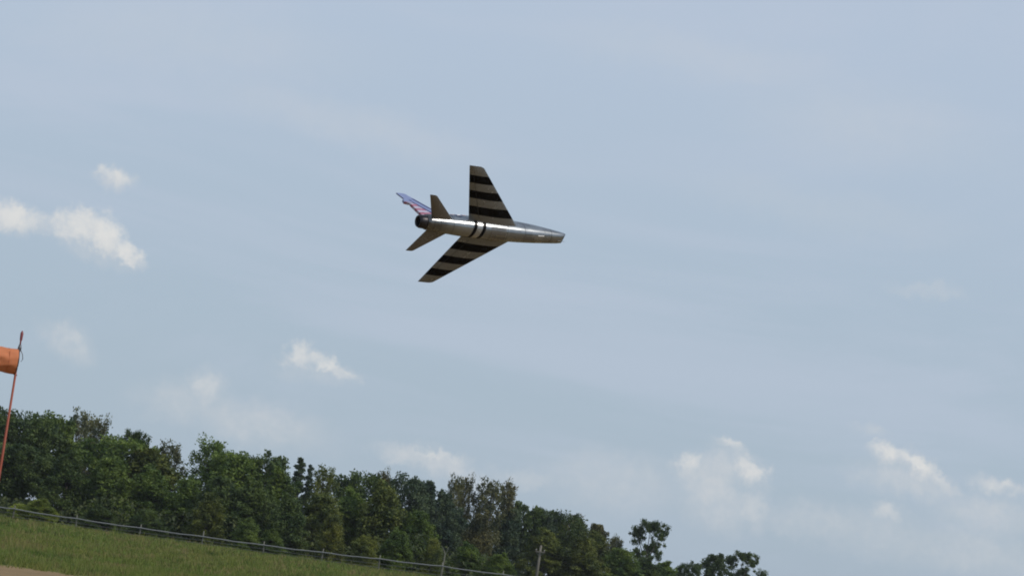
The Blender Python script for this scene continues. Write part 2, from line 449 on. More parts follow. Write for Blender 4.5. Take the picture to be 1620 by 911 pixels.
def make_proto(kind, seed):
    """a tree ten metres tall with its base at the origin; returns trunk mesh, crown mesh"""
    R = random.Random(seed); rg = np.random.default_rng(seed)
    m = MB()
    lobes = []          # centre, radii, density
    def limb(a, b, r0, r1, sag=0.0):
        a, b = Vector(a), Vector(b)
        mid = a.lerp(b, 0.5) + Vector((R.uniform(-.2, .2), R.uniform(-.2, .2), sag))
        m.tube([a, mid, b], [r0, (r0 + r1) / 2, r1], 6)
    def trunk(top, r, wob=0.15):
        pts = [Vector((0, 0, -0.4))]; k = 6
        for i in range(1, k + 1):
            pts.append(Vector((R.uniform(-wob, wob), R.uniform(-wob, wob), top * i / k)))
        m.tube(pts, [r * (1.25 - 1.05 * i / k) for i in range(k + 1)], 8)
        return pts
    leaf = 0.15
    if kind in ('open', 'round', 'broad', 'tall', 'ragged', 'bushy'):
        cfg = {'open': (3.2, 3.1, 9.9, 54, 1.05), 'round': (3.0, 2.2, 9.9, 46, 1.1), 'broad': (4.0, 2.0, 9.8, 58, 1.2), 'tall': (1.9, 2.4, 9.9, 40, .9), 'ragged': (2.6, 2.4, 9.9, 44, 0.85), 'bushy': (3.1, 0.2, 9.8, 64, 1.15)}[kind]
        rad, z0, z1, nl, lr = cfg
        pts = trunk(z1 * 0.82, 0.2 if kind != 'open' else 0.11)
        for i in range(nl):
            t = (i + R.random()) / nl
            z = z0 + (z1 - z0 - 0.5) * t
            prof = math.sin(math.pi * min(1, 0.18 + 0.82 * (1 - t) ** (0.75 if kind != 'bushy' else 0.55) * 0.98)) ** 0.6 if kind != 'tall' else (1 - abs(2 * t - 0.9) ** 2.2) ** 0.5 if abs(2 * t - .9) < 1 else .25
            prof = max(0.12, prof)
            if kind == 'bushy': prof = max(0.25, (1 - t ** 2.4) ** 0.6)
            a = i * 2.399 + R.uniform(-.5, .5)
            rr = max(0.0, rad * prof - lr * 0.6) * R.uniform(0.45, 1.15)
            c = Vector((rr * math.cos(a), rr * math.sin(a), z))
            s = lr * R.uniform(0.6, 1.15)
            lobes.append((c, (s, s, s * R.uniform(0.6, 0.95)), 300 if kind != 'ragged' else 230))
            j = min(len(pts) - 1, max(1, int((z - 1.2) / (z1 * .82) * 6)))
            limb(pts[j] * 1.0, c, 0.055, 0.015, 0.15)
        for i in range(14 if kind != 'ragged' else 22):      # small tufts that break the outline
            l = R.choice(lobes[nl // 3:])
            dv = Vector((R.uniform(-1, 1), R.uniform(-1, 1), R.uniform(0.0, 1.1))).normalized()
            c = l[0] + Vector([dv[k] * l[1][k] * 1.15 for k in range(3)])
            lobes.append((c, (0.42, 0.42, 0.5), 90))
            limb(l[0], c, 0.03, 0.01)
    elif kind == 'airy':
        pts = trunk(8.2, 0.17, 0.25)
        for i in range(70):
            t = (i + R.random()) / 70
            z = 3.0 + 6.8 * t
            rad = 2.5 * (math.sin(math.pi * (0.12 + 0.8 * (1 - t))) ** 0.7)
            a = i * 2.399 + R.uniform(-.4, .4)
            rr = rad * R.uniform(0.35, 1.0)
            c = Vector((rr * math.cos(a), rr * math.sin(a), z))
            s = R.uniform(0.22, 0.75)
            lobes.append((c, (s, s, s * R.uniform(.6, 1.5)), int(230 * s)))
            j = min(len(pts) - 1, max(1, int((z - 1.6) / 8.2 * 6)))
            limb(pts[j], c, 0.04, 0.012, 0.1)
        leaf = 0.13
    elif kind == 'cone':
        pts = trunk(9.6, 0.16, 0.05)
        for i in range(34):
            t = (i + .5) / 34
            z = 1.2 + 8.5 * t
            rad = 1.9 * (1 - t) ** 0.8 + 0.2
            a = i * 2.399
            rr = rad * R.uniform(0.35, 0.8)
            c = Vector((rr * math.cos(a), rr * math.sin(a), z))
            s = 0.35 + 0.55 * (1 - t)
            lobes.append((c, (s, s, s * 0.55), int(420 * s)))
            limb(Vector((0, 0, z + .1)), c, 0.035, 0.012, 0.0)
        leaf = 0.12
    elif kind == 'fork':          # open crown carried on two or three spreading limbs
        pts = trunk(4.2, 0.2, 0.1)
        heads = [Vector((-1.9, .2, 7.6)), Vector((.3, -.6, 8.8)), Vector((2.1, .4, 8.3)), Vector((1.0, .8, 6.2)), Vector((-1.0, -.5, 5.6))]
        for h in heads:
            limb(pts[-1], h, 0.13, 0.04, 0.3)
            for i in range(22):
                dv = Vector((R.uniform(-1, 1), R.uniform(-1, 1), R.uniform(-.5, 1))).normalized() * R.uniform(0.5, 1.8)
                c = h + dv; s = R.uniform(0.22, 0.62)
                lobes.append((c, (s, s, s * .7), int(260 * s)))
                limb(h, c, 0.03, 0.012)
        leaf = 0.13
    Cs = []
    for (c, r, n) in lobes:
        d_ = rg.normal(size=(n, 3)); d_ /= np.linalg.norm(d_, axis=1)[:, None]
        q = rg.random(n) ** (0.45 if kind not in ('airy', 'fork') else 0.8) * (1 if kind not in ('airy', 'fork') else 1.35)
        # uneven lobe surface
        bumpy = 1 + 0.22 * np.sin(d_[:, 0] * 5 + c.x * 3) * np.sin(d_[:, 1] * 5 + c.y * 3) + 0.15 * np.sin(d_[:, 2] * 8 + c.z)
        Cs.append(np.array(c)[None] + d_ * (q * bumpy)[:, None] * np.array(r)[None])
    C = np.concatenate(Cs)
    C = C[C[:, 2] > 0.05]
    crown = quads_mesh('crown', leaf_quads(C, leaf, rg), M_leaf)
    tm = bpy.data.meshes.new('trunk')
    tm.from_pydata([tuple(v) for v in m.v], [], m.f); tm.update()
    tm.polygons.foreach_set('use_smooth', [True] * len(tm.polygons))
    tm.materials.append(M_bark)
    return tm, crown

PROTO = {}
for kind, seeds in (('open', (21, 22)), ('round', (1, 2)), ('broad', (3, 4)), ('tall', (5, 6)), ('ragged', (7, 8)), ('bushy', (9, 10, 11)), ('airy', (12, 13)), ('cone', (14,)), ('fork', (15,))):
    PROTO[kind] = [make_proto(kind, s) for s in seeds]

HW = {'open': 3.5, 'round': 3.3, 'broad': 4.3, 'tall': 2.1, 'ragged': 2.9, 'bushy': 3.3, 'airy': 2.8, 'cone': 1.9, 'fork': 3.2}
COLS = {'deep': (0.052, 0.085, 0.034), 'mid': (0.076, 0.122, 0.036), 'olive': (0.082, 0.108, 0.034), 'yellow': (0.1, 0.12, 0.038),
        'blue': (0.05, 0.08, 0.058), 'brown': (0.076, 0.082, 0.048), 'grey': (0.085, 0.1, 0.062), 'fresh': (0.08, 0.125, 0.04), 'lush': (0.15, 0.2, 0.05)}
# kind, photo x, photo y of the top, distance, half width in photo px, colour, name, label
TREES = [
 # ---- back row, left to right: these make the skyline
 ('open', -12, 655, 214, 60, 'deep', 'tree', 'dark ragged tree cut by the left edge of the photo behind the windsock pole'),
 ('broad', 45, 650, 216, 78, 'deep', 'tree', 'tall dark broad tree just right of the windsock pole at the left end'),
 ('round', 92, 655, 222, 52, 'mid', 'tree', 'green round-topped tree between the tall dark broad tree and the thin grey-leaved one'),
 ('airy', 130, 654, 230, 34, 'grey', 'tree', 'thin grey-leaved tree on the skyline above the first gap of sky at left'),
 ('airy', 158, 664, 232, 30, 'grey', 'tree', 'slender see-through tree standing right of the thin grey-leaved one on the skyline'),
 ('round', 190, 690, 214, 70, 'mid', 'tree', 'big mid green tree above the second whole fence post from the left'),
 ('fork', 212, 681, 224, 24, 'deep', 'tree', 'small dark tree top with a forked sprig sticking up above the big mid green tree'),
 ('airy', 268, 702, 224, 36, 'grey', 'tree', 'pale airy tree leaning over the notch in the skyline left of the high hump'),
 ('ragged', 245, 712, 212, 55, 'olive', 'tree', 'olive ragged tree with a straight pale trunk, left of the notch in the skyline'),
 ('airy', 338, 698, 222, 40, 'mid', 'tree', 'open-topped green tree on the left shoulder of the high hump in the skyline'),
 ('round', 375, 714, 218, 60, 'mid', 'tree', 'full green tree in the middle of the high hump of the skyline'),
 ('ragged', 418, 716, 220, 48, 'deep', 'tree', 'dark green tree on the right shoulder of the high hump of the skyline'),
 ('cone', 478, 720, 226, 26, 'blue', 'conifer', 'pointed dark conifer rising highest beside the dip in the skyline'),
 ('cone', 493, 731, 224, 18, 'blue', 'conifer', 'smaller pointed conifer touching the right side of the tall dark conifer'),
 ('airy', 516, 741, 220, 30, 'olive', 'tree', 'olive tree with a loose top just right of the two conifers'),
 ('tall', 446, 742, 216, 36, 'mid', 'tree', 'narrow green tree filling the dip left of the two conifers'),
 ('round', 572, 746, 226, 46, 'deep', 'tree', 'round-headed dark tree on the skyline straight below the tail of the aircraft'),
 ('airy', 608, 747, 230, 18, 'brown', 'tree', 'small brown-leaved tree top between two round dark crowns'),
 ('round', 652, 751, 232, 44, 'blue', 'tree', 'round blue-green crown on the skyline right of the small brown-leaved tree top'),
 ('tall', 682, 757, 236, 26, 'blue', 'tree', 'narrow bluish tree at the right end of the round blue-green crown'),
 ('airy', 722, 756, 244, 20, 'grey', 'tree', 'wispy grey tree, left one of the pair standing clear on the skyline'),
 ('airy', 740, 757, 246, 20, 'brown', 'tree', 'wispy brown-tinged tree, right one of the pair standing clear on the skyline'),
 ('tall', 706, 778, 240, 30, 'blue', 'tree', 'dark bluish tree under the wispy pair, beyond the pale dead snag'),
 ('airy', 776, 762, 246, 34, 'grey', 'tree', 'airy tree with sky showing through, midway between the wispy pair and the utility pole'),
 ('airy', 806, 765, 250, 26, 'brown', 'tree', 'leaning bare-branched tree at the top of the long slope down to the utility pole'),
 ('ragged', 838, 796, 252, 34, 'deep', 'tree', 'dark ragged tree just above the top of the utility pole'),
 ('round', 866, 806, 254, 34, 'blue', 'tree', 'round blue-green tree just right of the top of the utility pole'),
 ('broad', 898, 808, 256, 44, 'deep', 'tree', 'broad dark tree second to the right of the utility pole on the skyline'),
 ('airy', 912, 818, 258, 24, 'brown', 'tree', 'reddish-brown leaved tree inside the broad dark crown right of the utility pole'),
 ('tall', 948, 826, 260, 26, 'brown', 'tree', 'narrow brown-topped tree left of the gap before the lone oak'),
 ('round', 925, 836, 256, 40, 'olive', 'tree', 'olive tree under the narrow brown-topped one, left of the lone oak'),
 ('airy', 975, 850, 264, 22, 'grey', 'tree', 'low thin grey tree in the gap left of the lone oak'),
 ('fork', 1029, 823, 262, 27, 'deep', 'oak', 'lone open-crowned oak standing clear above the low trees on the right'),
 ('bushy', 1050, 888, 266, 42, 'mid', 'tree', 'low dense tree at the foot of the lone oak, right side'),
 ('ragged', 1092, 888, 280, 24, 'deep', 'tree', 'small dark tree between the lone oak and the last pair of trees'),
 ('ragged', 1133, 875, 284, 26, 'deep', 'tree', 'dark bushy-topped tree, left one of the last pair at the right end of the wood'),
 ('fork', 1174, 872, 286, 24, 'deep', 'tree', 'flat-topped tree with open branches, last one at the right end of the wood'),
 ('airy', 1206, 902, 290, 16, 'deep', 'tree', 'tiny tree top peeping over the bottom edge right of the flat-topped tree'),
 # ---- middle row: fills the face of the wood
 ('open', 30, 700, 202, 60, 'deep', 'tree', 'dark dense tree behind the windsock pole, in front of the tall broad tree'),
 ('bushy', 112, 718, 200, 52, 'deep', 'tree', 'dark tree in front of the first gap of sky, beyond the leftmost whole fence post'),
 ('bushy', 180, 720, 200, 55, 'mid', 'tree', 'mid green tree in the face of the wood left of the pale trunk'),
 ('bushy', 242, 738, 202, 55, 'mid', 'tree', 'leafy tree in the face of the wood straight below the pale airy tree'),
 ('bushy', 300, 756, 200, 48, 'mid', 'tree', 'green tree filling the notch of the skyline, beyond the third whole fence post'),
 ('bushy', 352, 752, 198, 50, 'deep', 'tree', 'dark green tree below the high hump of the skyline, left one of two'),
 ('bushy', 405, 760, 198, 50, 'deep', 'tree', 'dark green tree below the high hump of the skyline, right one of two'),
 ('bushy', 460, 786, 196, 44, 'deep', 'tree', 'dark shaded tree directly below the two conifers'),
 ('bushy', 515, 778, 200, 50, 'olive', 'tree', 'olive tree with hanging yellowish foliage, right of the two conifers'),
 ('bushy', 560, 774, 202, 46, 'mid', 'tree', 'green tree in front of the round-headed dark tree below the aircraft tail'),
 ('bushy', 612, 768, 200, 56, 'olive', 'tree', 'large olive-yellow tree in the middle of the wood, broadest of its row'),
 ('bushy', 662, 806, 200, 44, 'mid', 'tree', 'green tree sloping down to the pale dead snag from the left'),
 ('bushy', 722, 806, 232, 40, 'blue', 'tree', 'dark blue-green tree under the wispy pair, in shade'),
 ('bushy', 762, 812, 222, 42, 'brown', 'tree', 'brownish round tree between the pale dead snag and the utility pole'),
 ('bushy', 812, 800, 250, 40, 'blue', 'tree', 'deep blue-green shaded tree left of the utility pole'),
 ('bushy', 868, 838, 246, 44, 'olive', 'tree', 'olive green tree right behind the utility pole'),
 ('bushy', 925, 848, 246, 46, 'olive', 'tree', 'yellow-olive tree at the bottom edge, third right of the utility pole'),
 ('bushy', 985, 866, 250, 48, 'mid', 'tree', 'green bushy tree below the gap left of the lone oak'),
 ('bushy', 1020, 880, 256, 40, 'deep', 'tree', 'dark bushy tree straight below the lone oak'),
 # ---- front shrubs beyond the fence
 ('bushy', 66, 790, 183, 36, 'lush', 'shrub', 'bright green low shrub just behind the fence rail at far left'),
 ('bushy', 34, 796, 183, 24, 'lush', 'shrub', 'small bright shrub just behind the fence rail beside the windsock pole'),
 ('bushy', 160, 800, 190, 34, 'deep', 'shrub', 'dark shrub beyond the fence between the first two whole posts'),
 ('bushy', 235, 806, 190, 38, 'deep', 'shrub', 'dark shrub beyond the fence at the second whole post'),
 ('bushy', 335, 778, 190, 34, 'olive', 'shrub', 'drooping olive shrub beyond the fence at the third whole post'),
 ('bushy', 395, 820, 188, 30, 'fresh', 'shrub', 'fresh green shrub beyond the fence below the high hump'),
 ('bushy', 430, 838, 188, 30, 'mid', 'shrub', 'mid green shrub beyond the fence left of the yellowish young tree'),
 ('bushy', 530, 812, 190, 32, 'yellow', 'young tree', 'yellowish young tree beyond the fence right below the conifers'),
 ('bushy', 580, 846, 188, 30, 'olive', 'shrub', 'olive shrub behind the fence straight below the aircraft tail'),
 ('bushy', 632, 838, 190, 34, 'mid', 'shrub', 'green shrub behind the fence midway between the young tree and the snag'),
 ('bushy', 688, 850, 190, 24, 'olive', 'shrub', 'olive leafy shrub wrapped round the pale dead snag'),
 ('bushy', 742, 858, 196, 34, 'mid', 'shrub', 'green shrub behind the fence just right of the snag'),
 ('bushy', 792, 876, 196, 36, 'mid', 'shrub', 'low green shrub at the bottom edge left of the utility pole'),
]
WOODG = 'trees of the wood beyond the fence'
GRPS = {'tree': WOODG, 'oak': WOODG, 'conifer': 'conifers in the wood', 'shrub': 'shrubs along the fence', 'young tree': 'shrubs along the fence'}
cnt = {}
TR = random.Random(77)
for i, (kind, x, y, Y, hw, col, name, label) in enumerate(TREES):
    top = at(x, y, Y)
    z0 = gz(top.x, Y)
    H = top.z - z0
    k = cnt.get(kind, 0); cnt[kind] = k + 1
    tm, cm = PROTO[kind][k % len(PROTO[kind])]
    sx = (hw / F_PX * Y) / HW[kind]
    nm = {'young tree': 'young_tree'}.get(name, name)
    root = empty(nm, (top.x, Y, z0), label, name, GRPS[name])
    root.rotation_euler = (0, 0, TR.uniform(0, 6.28) if kind not in ('fork',) else TR.uniform(-.3, .3))
    root.scale = (sx, sx * TR.uniform(0.85, 1.0), H / 10.0)
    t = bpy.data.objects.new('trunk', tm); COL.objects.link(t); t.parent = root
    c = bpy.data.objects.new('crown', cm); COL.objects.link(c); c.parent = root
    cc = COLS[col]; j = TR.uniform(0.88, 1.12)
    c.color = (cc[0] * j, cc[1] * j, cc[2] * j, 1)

# shaded undergrowth between the trunks, one mass
def undergrowth():
    Cs = []
    n = 60000
    X = rng.uniform(-48, 26, n); Y = rng.uniform(194, 240, n)
    Z = rng.random(n) ** 1.3 * (2.3 + 1.3 * np.sin(X * 0.5 + Y * .1) * np.sin(X * .23)) + 0.1
    lx = at(60, 800, 200).x
    keep = ~((X < lx) & (Z > 1.8)) & ~((X > at(770, 880, 230).x) & (Z > 1.0))
    C = np.stack([X, Y, Z + 0 * X], 1)[keep]
    return leaf_quads(C, 0.17, rng)
um = quads_mesh('undergrowth', undergrowth(), M_leaf)
uo = bpy.data.objects.new('undergrowth', um); COL.objects.link(uo); uo.color = (0.05, 0.07, 0.034, 1)
tag(uo, 'dark leafy undergrowth on the floor of the wood between the trunks', 'undergrowth', kind='stuff')

# pale dead snag
p = at(700, 893, 186); sn = at(692, 850, 186)
snag = empty('dead_tree', (p.x, 186, gz(p.x, 186)), 'short bare dead snag standing behind the fence, left of the utility pole', 'dead tree')
m = MB()
o = Vector((0, 0, 0))
h1 = at(704, 876, 186) - snag.location; h2 = at(702, 869, 186) - snag.location; h3 = at(699, 863, 186) - snag.location
m.tube([Vector((0, 0, -.3)), Vector((0.02, 0, .7)), h1, h2, h3], [0.08, 0.07, 0.055, 0.03, 0.015], 7)
m.build('trunk', M_post, snag)
m = MB(); m.tube([h1, h1 + Vector((.15, .05, .3)), h1 + Vector((.2, .05, .6))], [0.04, 0.03, 0.015], 6); m.build('branch', M_post, snag)

# ------------------------------------------------------------------ utility pole
UY = 236.0
ut = at(856, 862, UY)
ub = at(849, 905, UY)
ux = ub.x
up_pole = empty('utility_pole', (ux, UY, gz(ux, UY)), 'weathered grey wooden utility pole with a short crossarm in front of the wood', 'utility pole')
L = up_pole.location
def ur(v): return Vector(v)
m = MB(); topv = Vector(ut) - L
m.tube([Vector((0, 0, -.5)), topv * 0.5, topv], [0.17, 0.15, 0.12], 10); m.build('pole', M_pole_wood, up_pole)
m = MB(); ca = topv * 0.85
m.box((ca.x, ca.y - 0.2, ca.z), (0.5, 0.05, 0.06)); m.build('crossarm', M_pole_wood, up_pole, False)
for dxx in (-0.42, 0.4):
    m = MB(); q = Vector((ca.x + dxx, ca.y - 0.2, ca.z + 0.07))
    m.tube([q, q + Vector((0, 0, .05)), q + Vector((0, 0, .09)), q + Vector((0, 0, .15)), q + Vector((0, 0, .19))], [0.03, 0.03, .055, 0.055, 0.02], 8)
    m.build('insulator', M_insul, up_pole)
m = MB(); m.tube([ca + Vector((-.45, -.14, 0)), ca + Vector((0, -.14, -.5))], [.02, .02], 5); m.tube([ca + Vector((.45, -.14, 0)), ca + Vector((0, -.14, -.5))], [.02, .02], 5)
m.build('brace', M_wire, up_pole)

# ------------------------------------------------------------------ windsock
WY = 35.0
wt = at(35.5, 523, WY); wl = at(1, 738, WY)
wb = wl + (wl - wt) * ((wl.z) / (wt.z - wl.z))
ws = empty('windsock', (wb.x, wb.y, gz(wb.x, wb.y)), 'faded orange windsock flying left from an orange-red pole at the left edge', 'windsock')
L = ws.location
P = lambda x, y, Y=WY: Vector(at(x, y, Y)) - L
foot = Vector((0, 0, -0.3))
piv = P(31, 551); tip = P(35.5, 523)
low = P(23, 594)
m = MB(); m.tube([foot, foot.lerp(piv, .5), piv], [0.024, 0.021, 0.016], 10); m.build('pole', M_redpole, ws)
m = MB(); m.tube([piv, piv.lerp(tip, .4), piv.lerp(tip, .5), piv.lerp(tip, .85), tip], [0.012, 0.012, 0.02, 0.024, 0.006], 10); m.build('finial', simple('dark_red_plastic', (0.2, 0.045, 0.05), .5), ws)
m = MB(); m.tube([piv + (piv - tip) * .15, piv, piv + (tip - piv) * .22], [0.02, 0.03, 0.018], 10); m.build('swivel', M_grey_metal, ws)
# mouth ring + sleeve
c0 = (P(29, 552) + P(22.5, 592)) / 2
axr = (P(29, 552) - P(22.5, 592)); rad = axr.length / 2; axr.normalize()
axis = (P(-60, 574, WY - 0.3) - P(25, 572)).normalized()
axis = (axis - axr * axis.dot(axr)).normalized()
side = axis.cross(axr)
def sleeve(inner=0.0):
    v, f = [], []; n = 56; rows_ = 60
    for j in range(rows_):
        t = j / (rows_ - 1); 
        rr = rad * (1 - 0.42 * t) - inner
        c = c0 + axis * (1.7 * t) + Vector((0, 0, -0.10 * t * t))
        for k in range(n):
            a = 2 * math.pi * k / n
            wr = 1 + (0.03 * math.sin(9 * a + 9 * t) + 0.03 * math.sin(5 * a - 31 * t) + 0.015 * math.sin(14 * a + 50 * t)) * min(1, 0.25 + t * 6)
            v.append(c + (axr * math.cos(a) + side * math.sin(a)) * rr * wr)
    for j in range(rows_ - 1):
        for k in range(n):
            a = j * n + k; b = j * n + (k + 1) % n
            f.append((a, b, b + n, a + n))
    return v, f
v, f = sleeve()
sl = mesh_obj('sleeve', v, f, M_orange, ws, True)
so = sl.modifiers.new('s', 'SOLIDIFY'); so.thickness = 0.002
for tt_ in (0.085, 0.42, 0.8):
    m = MB(); rr_ = rad * (1 - .42 * tt_) * 1.012; cc_ = c0 + axis * (1.7 * tt_) + Vector((0, 0, -.1 * tt_ * tt_))
    m.tube([cc_ + (axr * math.cos(a) + side * math.sin(a)) * rr_ for a in [2 * math.pi * k / 32 for k in range(33)]], [0.0035] * 33, 5, cap=False)
    m.build('seam', simple('stitched_orange_band', (0.4, 0.12, 0.045), .8), sl)
m = MB()
pts = [c0 + (axr * math.cos(a) + side * math.sin(a)) * (rad + .003) for a in [2 * math.pi * k / 32 for k in range(33)]]
m.tube(pts, [0.006] * 33, 6, cap=False); m.build('hoop', M_grey_metal, ws)
m = MB(); q0 = P(32, 552); q1 = P(35.5, 560); q2 = P(36, 568); q3 = P(33, 572)
m.tube([q0, q1, q2, q3], [0.006] * 4, 6); m.build('cord', M_grey_metal, ws)
m = MB(); m.tube([low, low + (c0 - low) * .15, P(27, 594)], [0.012, 0.012, 0.008], 6); m.build('clip', M_grey_metal, ws)

# ------------------------------------------------------------------ the jet
K = 0.2                       # flying scale model, one fifth of full size
JD = 38.7
JX0 = 7.2
pos = at(778, 361, 1); 
dd = ray(778, 363); jloc = EYE + dd * JD
Xc = Vector((.839, -.0885, -.537)).normalized()
Rc = Vector((.379, .803, .459)); Rc = (Rc - Xc * Rc.dot(Xc)).normalized()
Zc = Rc.cross(Xc).normalized()
JR = CM @ Matrix((Xc, -Rc, Zc)).transposed()
jet = empty('jet_aircraft', jloc, 'polished silver swept-wing jet with black stripes banking through the sky', 'aircraft')
jet.rotation_euler = JR.to_euler()

def jp(x, y, z): return ((x + JX0) * K, y * K, z * K)

def metal_base(n, col, band=None):
    p = objco(n)
    f = n.noise(n.vm('MULTIPLY', p, (1, 1, 1)), 6, 6, 0.65)
    g_ = n.noise(p, 40, 4, 0.6)
    c = n.mix(f, tuple(x * 0.8 for x in col), tuple(x * 1.15 for x in col))
    c = n.mix(n.m('MULTIPLY', n.sm(g_, 0.5, 0.7), 0.6), c, tuple(x * .5 for x in col))
    n.b.inputs['Metallic'].default_value = 0.75
    n.put(n.b.inputs['Roughness'], n.m('ADD', n.m('MULTIPLY', f, 0.22), 0.14))
    return c, p
ALU = (0.22, 0.236, 0.25)
BLK = (0.004, 0.004, 0.0045)
def inrange(n, v, a, b, s=0.02):
    return n.m('MULTIPLY', n.m('GREATER_THAN', v, a), n.m('LESS_THAN', v, b))
def wing_mat():
    m, n = new_mat('striped_wing_metal')
    c, p = metal_base(n, ALU)
    x, y, z = n.sep(p)
    ay = n.m('MULTIPLY', n.m('ABSOLUTE', y), 1 / K)
    s = inrange(n, ay, 4.33, 5.05)
    s = n.m('MAXIMUM', s, inrange(n, ay, 2.92, 3.64))
    s = n.m('MAXIMUM', s, inrange(n, ay, 1.42, 2.2))
    dirt = n.sm(n.noise(p, 14, 5, .6), .55, .8)
    sp = n.mix(n.m('MULTIPLY', dirt, .3), BLK, (0.03, .029, .028))
    n.put(n.b.inputs['Base Color'], n.mix(s, c, sp))
    n.put(n.b.inputs['Metallic'], n.m('SUBTRACT', 0.6, n.m('MULTIPLY', s, 0.6)))
    n.put(n.b.inputs['Specular IOR Level'], n.m('SUBTRACT', 0.5, n.m('MULTIPLY', s, 0.42)))
    return m
def fus_mat():
    m, n = new_mat('fuselage_metal')
    c, p = metal_base(n, ALU)
    x, y, z = n.sep(p)
    X = n.m('SUBTRACT', n.m('MULTIPLY', x, 1 / K), JX0)
    # skin panels of slightly different tone, soot towards the tail
    cell = n.N.new('ShaderNodeTexWhiteNoise'); cell.noise_dimensions = '3D'
    n.put(cell.inputs['Vector'], n.xyz(n.m('FLOOR', n.m('MULTIPLY', X, 0.83)), n.m('FLOOR', n.m('MULTIPLY', y, 1.9 / K)), n.m('FLOOR', n.m('MULTIPLY', z, 1.7 / K))))
    c = n.mix(n.m('MULTIPLY', cell.outputs[0], 0.5), c, tuple(q * 1.85 for q in ALU))
    streak = n.noise(n.vm('MULTIPLY', p, (1.5, 14, 14)), 3, 4, .6)
    soot = n.m('MULTIPLY', n.sm(X, -10.5, -13.6), n.sm(streak, 0.35, 0.65, 0.35, 0.8))
    c = n.mix(soot, c, (0.07, 0.062, 0.055))
    c = n.mix(n.m('MULTIPLY', n.sm(streak, .56, .7), 0.35), c, (0.05, 0.045, 0.04))
    Xs = n.m('ADD', X, n.m('MULTIPLY', y, 0.22 / K))
    s = n.m('MAXIMUM', inrange(n, Xs, -9.62, -9.3), inrange(n, Xs, -8.78, -8.46))
    white = inrange(n, Xs, -9.3, -8.78)
    ln = None
    for a in (-1.55, -4.35, -6.15, -7.3, -11.4, -12.6, -13.2):
        q = inrange(n, X, a - 0.03, a + 0.03)
        ln = q if ln is None else n.m('MAXIMUM', ln, q)
    ay = n.m('MULTIPLY', n.m('ABSOLUTE', y), 1 / K)
    keel = n.m('MULTIPLY', inrange(n, ay, .36, .40), n.m('MULTIPLY', n.m('LESS_THAN', z, 0.0), n.m('MAXIMUM', inrange(n, X, -4.35, -1.6), inrange(n, X, -7.3, -6.15))))
    ln = n.m('MAXIMUM', ln, keel)
    c = n.mix(n.m('MULTIPLY', ln, 0.7), c, (0.03, 0.03, 0.03))
    c = n.mix(n.m('MULTIPLY', white, 0.3), c, (0.55, 0.54, 0.52))
    c = n.mix(s, c, BLK)
    n.put(n.b.inputs['Base Color'], c)
    n.put(n.b.inputs['Metallic'], n.m('SUBTRACT', 0.8, n.m('MULTIPLY', n.m('MAXIMUM', s, n.m('MULTIPLY', white, .3)), 0.75)))
    n.put(n.b.inputs['Specular IOR Level'], n.m('SUBTRACT', 0.5, n.m('MULTIPLY', s, 0.42)))
    return m
def fin_mat():
    m, n = new_mat('flag_painted_fin')
    p = objco(n); x, y, z = n.sep(p)
    X = n.m('SUBTRACT', n.m('MULTIPLY', x, 1 / K), JX0); Z = n.m('MULTIPLY', z, 1 / K)
    xle = n.m('SUBTRACT', -12.2, n.m('MULTIPLY', n.m('SUBTRACT', Z, 1.95), 0.943))
    d_ = n.m('SUBTRACT', xle, X)
    f = n.noise(p, 12, 5, .6)
    base = n.mix(f, (0.15, 0.19, 0.36), (0.25, 0.3, 0.47))
    blue = (0.025, 0.03, 0.12)
    c = base
    low_ = n.m('LESS_THAN', Z, 3.25)
    c = n.mix(n.m('MULTIPLY', low_, inrange(n, d_, 0.04, 0.32)), c, blue)
    c = n.mix(n.m('MULTIPLY', n.m('LESS_THAN', Z, 2.9), inrange(n, d_, 0.78, 1.06)), c, blue)
    saw = n.m('FRACT', n.m('MULTIPLY', n.m('ADD', Z, n.m('MULTIPLY', d_, 0.15)), 1 / 0.5))
    rear = n.m('MULTIPLY', n.m('GREATER_THAN', d_, 1.06), n.m('LESS_THAN', Z, 2.55))
    c = n.mix(rear, c, n.mix(n.m('GREATER_THAN', saw, 0.5), (0.42, 0.4, 0.5), (0.36, 0.14, 0.2)))
    n.put(n.b.inputs['Base Color'], c); n.b.inputs['Roughness'].default_value = 0.35
    return m
M_wing, M_fus, M_fin = wing_mat(), fus_mat(), fin_mat()
M_plain = bpy.data.materials.new('x'); bpy.data.materials.remove(M_plain)
def plain_metal():
    m, n = new_mat('plain_wing_metal'); c, p = metal_base(n, (0.185, 0.182, 0.178)); n.put(n.b.inputs['Base Color'], c)
    n.b.inputs['Metallic'].default_value = .6; return m
M_plain = plain_metal()
M_burnt = simple('burnt_nozzle_metal', (0.03, 0.027, 0.03), 0.4, 0.6, 0.4, 20)
M_dark = simple('intake_black', (0.01, 0.01, 0.011), 0.7)
M_glass, gn = new_mat('canopy_glass')
gn.b.inputs['Base Color'].default_value = (0.03, 0.04, 0.05, 1); gn.b.inputs['Roughness'].default_value = 0.05
gn.b.inputs['Coat Weight'].default_value = 1.0
M_white = simple('white_paint', (0.8, 0.8, 0.8), .4, 0, .05)
M_blue = simple('insignia_blue', (0.02, 0.035, 0.13), .4, 0, .1)
M_red = simple('insignia_red', (0.45, 0.05, 0.05), .4, 0, .1)

